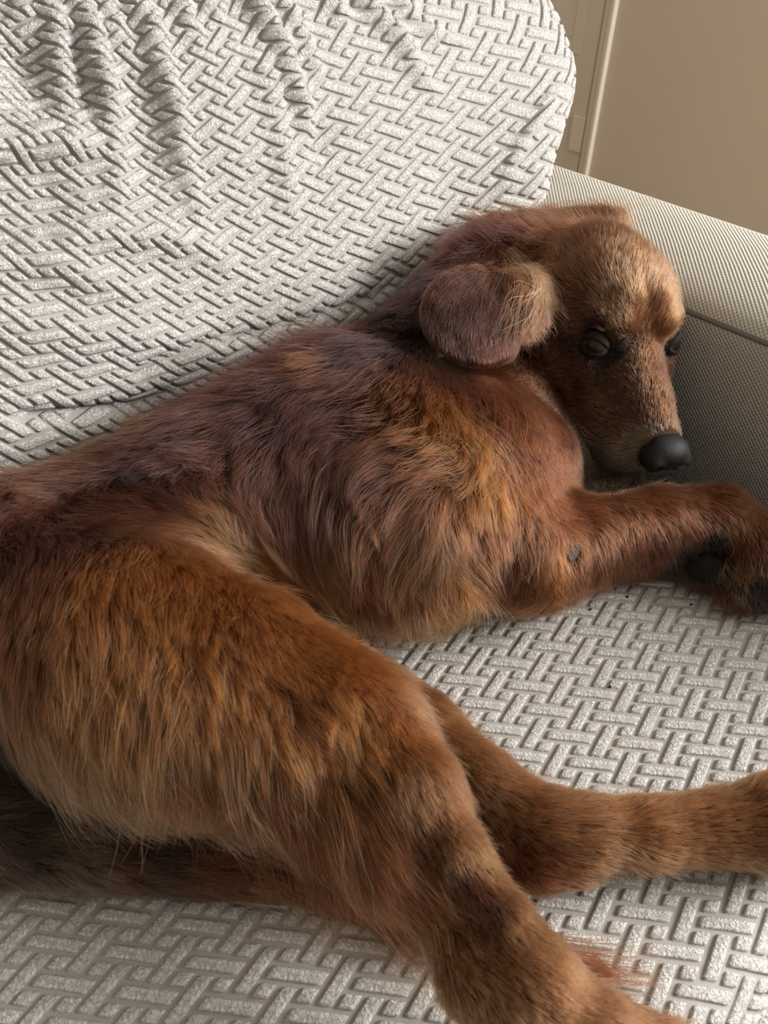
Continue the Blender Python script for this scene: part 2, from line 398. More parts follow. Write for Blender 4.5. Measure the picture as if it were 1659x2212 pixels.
# folds of the cover: polylines seen on the face, (height, half width)
FOLDS = []
for pts, h, w in (
    ([(98, -20), (106, 20), (116, 60), (128, 108), (142, 188), (146, 215)], 0.011, 0.0095),
    ([(165, -20), (178, 24), (193, 65), (203, 104), (217, 135), (229, 181), (239, 241), (246, 330), (247, 420), (238, 480)], 0.011, 0.0095),
    ([(222, -20), (234, 22), (244, 55), (260, 89), (285, 130)], 0.009, 0.008),
    ([(280, -20), (297, 29), (316, 60), (338, 113), (357, 174), (371, 236), (395, 330), (420, 440), (440, 500)], 0.011, 0.010),
    ([(360, -20), (385, 20), (408, 60), (430, 120)], 0.008, 0.008),
    ([(425, -20), (450, 20), (478, 55)], 0.007, 0.008),
    ([(520, -25), (533, 0), (569, 45), (593, 90), (623, 150), (644, 211), (656, 271), (659, 331), (652, 370)], 0.014, 0.0085),
    ([(575, -25), (593, 0), (617, 33), (641, 84), (671, 133), (692, 181)], 0.010, 0.008),
    ([(560, 150), (590, 240), (612, 330), (625, 420), (628, 480)], 0.007, 0.011),
    ([(690, -20), (701, 0), (728, 33), (750, 60)], 0.008, 0.008),
    ([(765, -15), (777, 6), (813, 36), (846, 72), (882, 120), (920, 180), (945, 215)], 0.010, 0.008),
    ([(870, 20), (883, 44), (930, 70), (992, 95)], 0.007, 0.008),
    ([(40, -20), (50, 25), (58, 60)], 0.008, 0.009),
    ([(-20, 318), (60, 308), (120, 312), (180, 300), (225, 325)], 0.015, 0.012),
    ([(150, 505), (230, 503), (330, 500), (430, 535), (520, 580)], 0.009, 0.013),
    ([(-20, 555), (70, 545), (190, 590), (330, 640)], 0.009, 0.016),
    ([(0, 700), (300, 720), (480, 740), (640, 700), (800, 660), (890, 610)], 0.006, 0.020),
    ([(300, 800), (400, 745), (560, 715), (680, 680), (790, 640), (880, 590)], -0.008, 0.007),
    ([(60, 897), (150, 890), (300, 872), (400, 830)], -0.013, 0.007),
    ([(1180, 230), (1120, 330), (1085, 420)], 0.006, 0.010),
    ([(-10, 480), (100, 430), (160, 400)], -0.008, 0.03),
    ([(40, 130), (70, 200), (90, 280)], -0.014, 0.020),
    ([(300, 220), (310, 330), (350, 430)], -0.008, 0.022),
    ([(160, 90), (180, 200), (195, 270)], -0.010, 0.012),
    ([(480, 180), (520, 300), (540, 400)], 0.006, 0.04),
    ([(690, 300), (680, 360)], -0.006, 0.02),
    ):
    FOLDS.append((px_to_st(pts), h, w))
def fold_h(s, t):
    q = np.stack([s, t], 1); out = np.zeros(len(s))
    for pl, h, w in FOLDS:
        lo, hi = pl.min(0)-4*w, pl.max(0)+4*w
        m = (q[:, 0] > lo[0]) & (q[:, 0] < hi[0]) & (q[:, 1] > lo[1]) & (q[:, 1] < hi[1])
        if not m.any(): continue
        qq = q[m]; best = np.full(len(qq), 9.0); along = np.zeros(len(qq))
        n = len(pl)-1
        for i in range(n):
            a, b = pl[i], pl[i+1]; ab = b-a; u = np.clip(((qq-a) @ ab)/(ab @ ab+1e-12), 0, 1)
            d = np.linalg.norm(qq-(a+u[:, None]*ab), axis=1); k = d < best; best[k] = d[k]; along[k] = (i+u[k])/n
        fade = np.minimum(1, (1-along)*2.2+0.12)
        out[m] += 1.22*h*fade*np.exp(-(best/w)**2)
    return out
def back_pos(s, t):
    p = back_base(s, t); e = 0.002
    n = np.cross(back_base(s+e, t)-back_base(s-e, t), back_base(s, t+e)-back_base(s, t-e)); n /= np.linalg.norm(n, axis=1)[:, None]+1e-12
    h = fold_h(s, t)
    h = h + 0.004*np.sin(s*13+t*5)*np.sin(t*14-s*3+1)
    # elastic gathers along the top seam
    h = h + 0.0045*np.sin(s*260+2*np.sin(s*37))*np.exp(-((t-0.53)/0.022)**2)*sstep(0.45, 0.2, s)
    return p + n*h[:, None]
back = empty('back_cushion', (0, 0.75, SEAT), label='off-white back cushion in a gathered basket-weave stretch cover behind the dog', cat='cushion')
back_s = fd_surface(back_pos)
sheet('cover', back_pos, np.linspace(-1.2, BX1+0.24, 420), np.linspace(-0.05, 0.82, 260), M_BASE, back)
it = bars(back_s, lambda p, n: p[:, 0] > -0.75, quad_map((.45, .28), (0.010947, -0.007865), (0.010812, 0.005003), (0.000247, 7e-06), (0.000109, 0.000183), (-9.2e-05, 0.000309), 21.0), (-0.75, BX1+0.2), (-0.03, 0.75), 0.0029, 2, 30)
place_bars(it, back, 1.0, M_BAR)

# ------------------------------------------------------------------ the dog: one continuous body from blended volumes
PR = []
def grp(segs, k): PR.append(('g', segs, k))
def cone(a, ra, b, rb, k=0.012): grp([(np.asarray(a, float), ra, np.asarray(b, float), rb)], k)
def chain(pts, k=0.02):
    """pts: (px, py, z, r) along a limb"""
    grp([(P(*p[:3]), p[3], P(*q[:3]), q[3]) for p, q in zip(pts[:-1], pts[1:])], k)
def ell(c, axes, rad, k=0.012): PR.append(('e', np.asarray(c), np.asarray(axes), np.asarray(rad, float), k))
def sub(a, ra, b, rb, k=0.01): PR.append(('s', np.asarray(a), ra, np.asarray(b), rb, k))
def unit(v): v = np.asarray(v, float); return v/np.linalg.norm(v)

# trunk: dorsal line against the back cushion, sternum line towards the front
chain([(-170, 1350, .105, .100), (40, 1290, .11, .095), (230, 1215, .11, .088), (420, 1112, .115, .088), (620, 1010, .118, .092), (770, 955, .122, .092)], .03)
chain([(450, 1160, .09, .070), (600, 1130, .095, .082), (770, 1140, .095, .086), (880, 1150, .088, .086), (950, 1120, .088, .08)], .03)
chain([(770, 945, .125, .092), (900, 1020, .112, .098), (1010, 1050, .098, .085)], .03)
# shoulder, brisket
chain([(890, 945, .13, .078), (1010, 985, .115, .080), (1100, 1015, .088, .072), (1160, 1005, .062, .058), (1260, 1020, .045, .042), (1330, 1035, .04, .030)], .03)
# neck
chain([(800, 890, .13, .075), (920, 790, .155, .066), (1050, 640, .178, .060), (1170, 600, .185, .052)], .03)
chain([(1040, 920, .10, .068), (1130, 800, .12, .055)], .03)
chain([(1130, 830, .11, .050), (1230, 920, .085, .042)], .02)
# head, in its own frame: forward along the muzzle, left, up
HO = P(1396, 722, .205)
hv = unit(HO-EYE); hd = unit(DN - (DN @ hv)*hv); hr = unit(Rv - (Rv @ hv)*hv)
TAU, PSI, ROLL, HS = math.radians(25), math.radians(40), math.radians(17), 1.20
hm = math.cos(TAU)*(math.cos(ROLL)*hd + math.sin(ROLL)*hr) - math.sin(TAU)*hv
u0 = unit(-hv + (hv @ hm)*hm); s0 = np.cross(hm, u0); s0 = s0 if s0 @ hr > 0 else -s0
hu = math.cos(PSI)*u0 + math.sin(PSI)*s0; hl = -(math.cos(PSI)*s0 - math.sin(PSI)*u0)
def HP(f, l, u): return HO + HS*(f*hm + l*hl + u*hu)
def hchain(pts, k=0.012, mirror=False):
    for sg in ((1, -1) if mirror else (1,)):
        grp([(HP(p[0], sg*p[1], p[2]), HS*p[3], HP(q[0], sg*q[1], q[2]), HS*q[3]) for p, q in zip(pts[:-1], pts[1:])], k)
ell(HP(-.052, 0, -.030), (hm, hl, hu), np.array((.058, .057, .050))*HS, .02)
hchain([(-.090, .0, -.040, .042), (-.06, 0, -.036, .046)], .02)
hchain([(-.050, .030, -.045, .034), (-.085, .045, -.070, .036)], .025, True)            # temples to ear base
hchain([(-.004, 0, -.032, .030), (.045, 0, -.031, .0245), (.086, 0, -.028, .0200)], .016)
hchain([(.000, .021, -.052, .022), (.045, .021, -.056, .0205), (.080, .015, -.048, .0180)], .012, True)
hchain([(.015, .019, -.070, .016), (.050, .017, -.070, .0150), (.076, .013, -.062, .0130)], .012, True)   # flews
hchain([(-.045, 0, -.080, .030), (.02, 0, -.080, .022), (.066, 0, -.072, .014)], .012)
hchain([(-.060, .038, -.060, .032), (-.010, .032, -.056, .026)], .02, True)
hchain([(-.026, .044, -.032, .012), (.012, .032, -.038, .012)], .012, True)
hchain([(-.022, .034, -.006, .0105), (-.013, .021, -.003, .0105), (-.032, .013, .007, .013)], .010, True)
for sg in (1, -1): sub(HP(.000, sg*.045, -.012), .009, HP(.008, sg*.039, -.015), .006, .008)
sub(HP(-.045, 0, .026), .003, HP(-.012, 0, .0155), .002, .010)             # furrow of the brow
chain([(1090, 560, .20, .042), (1290, 535, .20, .040)], .03)
chain([(1330, 512, .195, .026), (1385, 525, .19, .025)], .02)          # back of the skull
# hind leg on top
chain([(80, 1325, .12, .085), (300, 1400, .125, .083), (520, 1462, .12, .063), (720, 1545, .115, .046), (800, 1590, .11, .038)], .02)
chain([(200, 1475, .10, .072), (400, 1540, .105, .066), (620, 1630, .105, .042), (740, 1700, .10, .028)], .025)
chain([(795, 1580, .112, .038), (895, 1720, .108, .030), (985, 1860, .104, .0195), (1085, 2000, .098, .017), (1170, 2110, .09, .020)], .015)
chain([(720, 1700, .10, .024), (860, 1870, .096, .014), (970, 2010, .09, .012), (1038, 2110, .085, .018)], .010)
chain([(860, 1760, .095, .022), (960, 1900, .088, .013), (1080, 2060, .08, .013)], .012)
chain([(1038, 2118, .085, .021), (1130, 2150, .085, .024), (1270, 2240, .07, .025), (1430, 2320, .05, .024), (1560, 2390, .035, .030), (1640, 2430, .03, .028)], .015)
# hind leg underneath
chain([(500, 1420, .06, .05), (760, 1530, .05, .043), (900, 1590, .046, .031), (1040, 1700, .042, .0255), (1170, 1778, .04, .022), (1260, 1797, .038, .022)], .02)
chain([(950, 1690, .035, .022), (1080, 1810, .030, .017), (1165, 1864, .028, .0165), (1230, 1840, .030, .018)], .012)
chain([(1215, 1800, .034, .0225), (1400, 1800, .032, .0225), (1560, 1787, .03, .024), (1690, 1780, .032, .033), (1800, 1775, .03, .030)], .015)
# fore leg on top
chain([(1010, 1050, .11, .068), (1100, 1160, .08, .055), (1150, 1205, .068, .044)], .025)
chain([(1140, 1205, .068, .043), (1260, 1160, .07, .038), (1420, 1120, .073, .0315), (1560, 1112, .073, .026)], .02)
chain([(1560, 1114, .073, .026), (1635, 1165, .062, .022), (1640, 1225, .045, .022), (1615, 1262, .030, .018)], .012)
# fore leg underneath
chain([(1050, 1190, .045, .040), (1180, 1230, .036, .031), (1340, 1200, .030, .025), (1470, 1195, .026, .022), (1520, 1225, .024, .021), (1550, 1245, .021, .017)], .02)
chain([(1650, 1215, .04, .016), (1690, 1260, .028, .02), (1730, 1290, .024, .02)], .012)
for i, (dx, dy) in enumerate(((0, -34), (22, -12), (24, 14), (0, 36))):    # toes of the lower hind paw
    chain([(1780, 1775+dy*.6, .03, .016), (1850+dx, 1775+dy, .018, .0135)], .006)
for i, (dx, dy) in enumerate(((30, -22), (24, 2), (2, 24), (-24, 34))):     # toes of the upper hind paw
    chain([(1640+dx*.4, 2430+dy*.4, .03, .016), (1700+dx, 2480+dy, .018, .0135)], .006)
for i, (x, y) in enumerate(((1580, 1290), (1610, 1300), (1640, 1296), (1664, 1278))):  # toes of the upper fore paw, curled
    chain([(1622+(i-1.5)*14, 1255, .032, .012), (x, y, .018, .0115)], .005)
# tail
chain([(-150, 1560, .06, .045), (-120, 1720, .042, .034), (10, 1803, .030, .029), (180, 1838, .024, .023), (420, 1860, .020, .019), (680, 1888, .017, .015), (900, 1970, .014, .011), (1120, 2050, .011, .008), (1240, 2085, .009, .005)], .015)
# left ear: a soft flap over the neck
ea, eb = P(1105, 580, .250), P(968, 792, .226)
l1 = unit(eb-ea); vw = unit(EYE-(ea+eb)/2); nrm = unit(vw - (vw @ l1)*l1); w1 = np.cross(nrm, l1); w1 = w1 if w1 @ Rv > 0 else -w1
def EP(a, b, c): return (ea+eb)/2 + a*l1 + b*w1 + c*nrm
def eaxes(tl, tw):        # tilt of the flap's plane about its two axes
    n_ = unit(nrm + tl*l1 + tw*w1); a_ = unit(l1-(l1 @ n_)*n_); return (a_, np.cross(n_, a_), n_)
ell(EP(.016, -.006, -.002), eaxes(.12, -.05), (.047, .046, .0075), .008)
ell(EP(-.012, -.006, .000), eaxes(-.05, -.08), (.048, .048, .0080), .012)
ell(EP(.000, -.024, -.003), eaxes(.05, -.25), (.050, .027, .0070), .010)
ell(EP(.000, .018, -.002), eaxes(.05, .18), (.048, .028, .0070), .010)
ell(EP(-.040, .016, -.003), eaxes(-.3, .1), (.030, .042, .0100), .014)
cone(EP(-.050, .012, -.006), .016, HP(-.078, .048, -.045), .022, .016)
cone(EP(-.020, .036, -.008), .010, HP(-.060, .055, -.055), .016, .014)
# right ear folded back behind the crown
cone(P(1335, 478, .20), .010, P(1090, 505, .215), .010, .012)

def build_sdf(PR, h=0.0036):
    lo = np.array([1e9]*3); hi = -lo
    for p in PR:
        if p[0] == 'g':
            for a, ra, b, rb in p[1]: lo = np.minimum(lo, np.minimum(a-ra, b-rb)); hi = np.maximum(hi, np.maximum(a+ra, b+rb))
        if p[0] == 'e': lo = np.minimum(lo, p[1]-p[3].max()); hi = np.maximum(hi, p[1]+p[3].max())
    lo -= 0.03; hi += 0.03
    n = np.ceil((hi-lo)/h).astype(int)+1
    D = np.full(n, 0.08, dtype=np.float32)
    ax = [lo[i]+h*np.arange(n[i]) for i in range(3)]
    for p in PR:
        if p[0] in 'gs':
            segs, k = (p[1], p[2]) if p[0] == 'g' else ([p[1:5]], p[5])
            mn = np.min([np.minimum(a-ra, b-rb) for a, ra, b, rb in segs], 0)-k-0.012; mx = np.max([np.maximum(a+ra, b+rb) for a, ra, b, rb in segs], 0)+k+0.012
        else:
            c, A, r, k = p[1:]; e = np.sqrt(((A*r[:, None])**2).sum(0)); mn, mx = c-e-k-0.02, c+e+k+0.02
        i0 = np.clip(((mn-lo)/h).astype(int), 0, n-1); i1 = np.clip(((mx-lo)/h).astype(int)+1, 1, n)
        sl = tuple(slice(i0[i], i1[i]) for i in range(3))
        X = [ax[i][sl[i]] for i in range(3)]
        x, y, z = np.meshgrid(*X, indexing='ij'); q = np.stack([x, y, z], -1).astype(np.float32)
        if p[0] in 'gs':
            d = None
            for a, ra, b, rb in segs:
                ab = (b-a).astype(np.float32); qa = q-a.astype(np.float32); u = np.clip((qa @ ab)/(ab @ ab+1e-12), 0, 1)
                e = np.sqrt(((qa-u[..., None]*ab)**2).sum(-1)) - (ra+(rb-ra)*u)
                if d is None: d = e
                else: hh = np.maximum(0.008-np.abs(d-e), 0)/0.008; d = np.minimum(d, e)-hh*hh*0.002
        else:
            w = (q-c) @ A.T; k0 = np.sqrt(((w/r)**2).sum(-1)); k1 = np.sqrt(((w/r**2)**2).sum(-1))+1e-9; d = k0*(k0-1)/k1
        o = D[sl]
        if p[0] == 's':
            hh = np.maximum(k-np.abs(-d-o), 0)/k; D[sl] = np.maximum(o, -d)+hh*hh*k*0.25
        else:
            hh = np.maximum(k-np.abs(d-o), 0)/k; D[sl] = np.minimum(o, d)-hh*hh*k*0.25
    return D, lo, h
def surface_nets(D, lo, h):
    n = D.shape; ins = D < 0
    c = np.zeros(tuple(k-1 for k in n), np.uint8)
    for dx in (0, 1):
        for dy in (0, 1):
            for dz in (0, 1): c += ins[dx:n[0]-1+dx, dy:n[1]-1+dy, dz:n[2]-1+dz]
    idx = np.argwhere((c > 0) & (c < 8)); num = np.full(c.shape, -1, np.int32); num[tuple(idx.T)] = np.arange(len(idx))
    acc = np.zeros((len(idx), 3)); cnt = np.zeros(len(idx))
    cor = [(a, b, d) for a in (0, 1) for b in (0, 1) for d in (0, 1)]
    for i, p in enumerate(cor):
        for q in cor[i+1:]:
            if sum(abs(p[k]-q[k]) for k in range(3)) != 1: continue
            a = D[idx[:, 0]+p[0], idx[:, 1]+p[1], idx[:, 2]+p[2]]; b = D[idx[:, 0]+q[0], idx[:, 1]+q[1], idx[:, 2]+q[2]]
            m = (a < 0) != (b < 0); t = np.where(m, a/(a-b+1e-20), 0)
            acc[m] += (np.array(p)+(np.array(q)-np.array(p))*t[:, None])[m]; cnt[m] += 1
    V = lo+h*(idx+acc/cnt[:, None]); F = []
    for axis in range(3):
        a, b = [(1, 2), (2, 0), (0, 1)][axis]
        s0 = [slice(None)]*3; s1 = [slice(None)]*3; s0[axis] = slice(0, -1); s1[axis] = slice(1, None)
        A, B = ins[tuple(s0)], ins[tuple(s1)]; e = np.argwhere(A != B)
        ok = (e[:, a] > 0) & (e[:, b] > 0) & (e[:, a] < n[a]-1) & (e[:, b] < n[b]-1); e = e[ok]; flip = A[tuple(e.T)]
        o = np.eye(3, dtype=int)
        def at(da, db): return num[tuple((e-da*o[a]-db*o[b]).T)]
        q = np.stack([at(0, 0), at(1, 0), at(1, 1), at(0, 1)], 1); q[~flip] = q[~flip][:, ::-1]; F.append(q)
    return V, np.vstack(F)
def smooth_mesh(V, F, it=3, lam=0.5):
    for k in range(it):
        acc = np.zeros_like(V); cnt = np.zeros(len(V))
        for i in range(4):
            j = (i+1) % 4
            np.add.at(acc, F[:, i], V[F[:, j]]); np.add.at(acc, F[:, j], V[F[:, i]]); np.add.at(cnt, F[:, i], 1); np.add.at(cnt, F[:, j], 1)
        V = V*(1-lam)+lam*acc/np.maximum(cnt, 1)[:, None]
    return V
Dg, dlo, dh = build_sdf(PR)
DV, DF = surface_nets(Dg, dlo, dh)
DV = smooth_mesh(DV, DF)
DV[:, 2] = np.maximum(DV[:, 2], SEAT+0.001)       # flattened where it rests on the seat
def vnormals(V, F):
    fn = np.cross(V[F[:, 2]]-V[F[:, 0]], V[F[:, 3]]-V[F[:, 1]]); n = np.zeros_like(V)
    for i in range(4): np.add.at(n, F[:, i], fn)
    return n/(np.linalg.norm(n, axis=1)[:, None]+1e-15), fn
DN_V, DFN = vnormals(DV, DF)
BVH = BVHTree.FromPolygons([tuple(v) for v in DV.tolist()], [tuple(f) for f in DF.tolist()])
def hit(px, py):
    r = BVH.ray_cast(Vector(EYE), Vector(unit(ray(px, py))))
    return (np.array(r[0]), np.array(r[1]), r[2]) if r[0] is not None else (None, None, None)
dog = empty('dog', (0.25, 0.3, SEAT), label='long-haired red dog lying curled on its side with its chin near the sofa arm', cat='dog')
m_skin, nt, b = mat_new('dog_skin'); b.inputs['Roughness'].default_value = 0.8; b.inputs['Specular IOR Level'].default_value = 0.1
at_ = N(nt, 'ShaderNodeVertexColor', layer_name='coat'); tcn = N(nt, 'ShaderNodeTexCoord'); nzn = N(nt, 'ShaderNodeTexNoise'); nzn.inputs['Scale'].default_value = 300
L(nt, tcn.outputs['Object'], nzn.inputs['Vector']); mxn = N(nt, 'ShaderNodeMixRGB', blend_type='MULTIPLY'); mxn.inputs[0].default_value = 0.5
L(nt, at_.outputs[0], mxn.inputs[1]); L(nt, nzn.outputs['Fac'], mxn.inputs[2]); L(nt, mxn.outputs[0], b.inputs['Base Color'])
M_SKIN = m_skin
body = new_obj('body', mesh_np('body', DV, DF), mat=M_SKIN); adopt(body, dog)

# ------------------------------------------------------------------ face details
def uv_sphere(c, r, axes=np.eye(3), rad=(1, 1, 1), n=24, m=16):
    th = np.linspace(0, 2*math.pi, n, endpoint=False); ph = np.linspace(0.02, math.pi-0.02, m)
    A, B = np.meshgrid(ph, th, indexing='ij')
    L3 = np.stack([np.sin(A)*np.cos(B)*rad[0], np.sin(A)*np.sin(B)*rad[1], np.cos(A)*rad[2]], -1).reshape(-1, 3)*r
    V = c + L3 @ np.asarray(axes); F = []
    for i in range(m-1):
        for j in range(n): F.append((i*n+j, (i+1)*n+j, (i+1)*n+(j+1) % n, i*n+(j+1) % n))
    return V, F
M_NOSE = plain('nose_leather', (0.007, 0.006, 0.006), 0.6, 0.2, (260.0, 0.4))
M_LID = plain('eyelid_skin', (0.014, 0.009, 0.007), 0.8, 0.1, (200.0, 0.3))
M_PAD = plain('paw_pad_skin', (0.012, 0.009, 0.008), 0.85, 0.12, (300.0, 0.4))
M_CALLUS = plain('callus_skin', (0.055, 0.05, 0.046), 0.9, 0.2, (400.0, 0.6))
m_eye, nt, b = mat_new('eye_dark'); b.inputs['Roughness'].default_value = 0.14; b.inputs['Specular IOR Level'].default_value = 0.28
at_ = N(nt, 'ShaderNodeVertexColor', layer_name='iris'); L(nt, at_.outputs[0], b.inputs['Base Color'])
M_EYE = m_eye
ER = 0.0118*HS
for sg in (1, -1):
    ecn = HP(-.004, sg*.0350, -.0205)
    gz = unit(0.62*sg*hl + 0.62*hu + 0.48*hm); gx_ = unit(np.cross(gz, hm + 0.0*hu)); gx_ = gx_*(1 if gx_ @ hu > 0 else -1)
    # lid frame: e1 along the slit (towards the nose), e2 up
    e1 = -0.85*sg*hl + 0.40*hm + 0.1*hu; e1 = unit(e1-(e1 @ gz)*gz); e1 = unit(e1-(e1 @ gz)*gz); e2 = np.cross(gz, e1); e2 = e2 if e2 @ hu > 0 else -e2
    V, F = uv_sphere(ecn, ER, (e1, e2, gz), n=40, m=30)
    eo = new_obj('eye', mesh_np('eye', V, F), mat=M_EYE, label='dark brown eye'); adopt(eo, dog)
    lk = unit(gz + 0.10*e1 - 0.18*e2)
    cc = np.array([(unit(v-ecn) @ lk) for v in V]); colr = np.zeros((len(V), 4), np.float32); colr[:, 3] = 1
    colr[:, :3] = np.where(cc[:, None] > 0.965, (0.004, 0.003, 0.003), np.where(cc[:, None] > 0.74, (0.014, 0.006, 0.003), (0.04, 0.026, 0.022)))
    la = eo.data.color_attributes.new('iris', 'FLOAT_COLOR', 'POINT'); la.data.foreach_set('color', colr.ravel())
    for up in (1, -1):
        nx, ny = 22, 7; Vs = []
        for x in np.linspace(-1.02, 1.10, nx):
            edge = (0.36 if up > 0 else 0.50)*max(0, 1-abs(x/1.05)**2.0)*up - 0.03
            for y in np.linspace(0, 1, ny):
                ang = edge + up*y*0.40; lf = ER*(1.06 + 0.09*math.sin(min(y*2.2, 1)*math.pi/2)) if y > 0 else ER*1.015
                dvec = math.sin(x)*math.cos(ang)*e1 + math.sin(ang)*e2 + math.cos(x)*math.cos(ang)*gz
                Vs.append(ecn + unit(dvec)*lf)
        o = new_obj('eyelid', mesh_np('eyelid', Vs, grid_faces(nx, ny)), mat=M_LID); adopt(o, eo)
# nose leather with nostrils
keep = PR; PR = []
ell(HP(.0965, 0, -.0225), (hm, hl, hu), np.array((.0145, .0215, .0155))*HS, .004)
ell(HP(.0955, 0, -.0135), (hm, hl, hu), np.array((.0135, .0170, .0080))*HS, .005)
for sg in (1, -1): ell(HP(.1015, sg*.0125, -.0215), (hm, hl, hu), np.array((.0115, .0095, .0105))*HS, .004)
ell(HP(.098, 0, -.036), (hm, hl, hu), np.array((.009, .008, .012))*HS, .006)
for sg in (1, -1):
    sub(HP(.118, sg*.0105, -.0195), .0046*HS, HP(.107, sg*.0115, -.0225), .0044*HS, .0025)
    sub(HP(.114, sg*.0125, -.0235), .0042*HS, HP(.100, sg*.0250, -.0285), .0036*HS, .0020)
sub(HP(.119, 0, -.016), .0012, HP(.109, 0, -.046), .0016, .003)
Dn, nlo, nh = build_sdf(PR, 0.0011)
NV, NF = surface_nets(Dn, nlo, nh); NV = smooth_mesh(NV, NF, 2)
adopt(new_obj('nose', mesh_np('nose', NV, NF), mat=M_NOSE, label='black leathery nose'), dog)
PR = keep
# pads of the curled fore paw, elbow callus
for x, y, r in ((1545, 1165, .015), (1528, 1230, .019), (1566, 1262, .010), (1596, 1272, .009)):
    p, n, _ = hit(x, y)
    if p is None: p = P(x, y, .02); n = unit(EYE-p)
    t1 = unit(np.cross(n, (0.3, 0.2, 1.0))); t2 = np.cross(n, t1)
    V, F = uv_sphere(p, r, (t1, t2, n), (1, .8, .35), 16, 10)
    adopt(new_obj('paw_pad', mesh_np('paw_pad', V, F), mat=M_PAD), dog)
CALL, cn, _ = hit(1232, 1185)
t1 = unit(np.cross(cn, (0.3, 0.2, 1.0))); t2 = np.cross(cn, t1)
V, F = uv_sphere(CALL, .0095, (t1, t2, cn), (1, 1.15, .34), 20, 12)
V = np.array(V)+rng.normal(0, .0006, (len(V), 3))
adopt(new_obj('elbow_callus', mesh_np('elbow_callus', V, F), mat=M_CALLUS, label='bald grey elbow callus'), dog)

# ------------------------------------------------------------------ coat
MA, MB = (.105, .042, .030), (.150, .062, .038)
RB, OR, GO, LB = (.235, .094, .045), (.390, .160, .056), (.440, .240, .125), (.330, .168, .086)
MB2 = (.135, .052, .030)
EA = (.120, .047, .027)
NK_SHADE = (.070, .030, .022)  # dark neck coat, deepened further to hold the shadow cast by the head
TK = (.105, .068, .052)
BR = (.185, .066, .026)  # head's shadow put into the brisket colour; the ear's lower edge shares it
GR, DK, FH, FC = (.38, .28, .20), (.045, .030, .026), (.36, .185, .095), (.215, .092, .042)
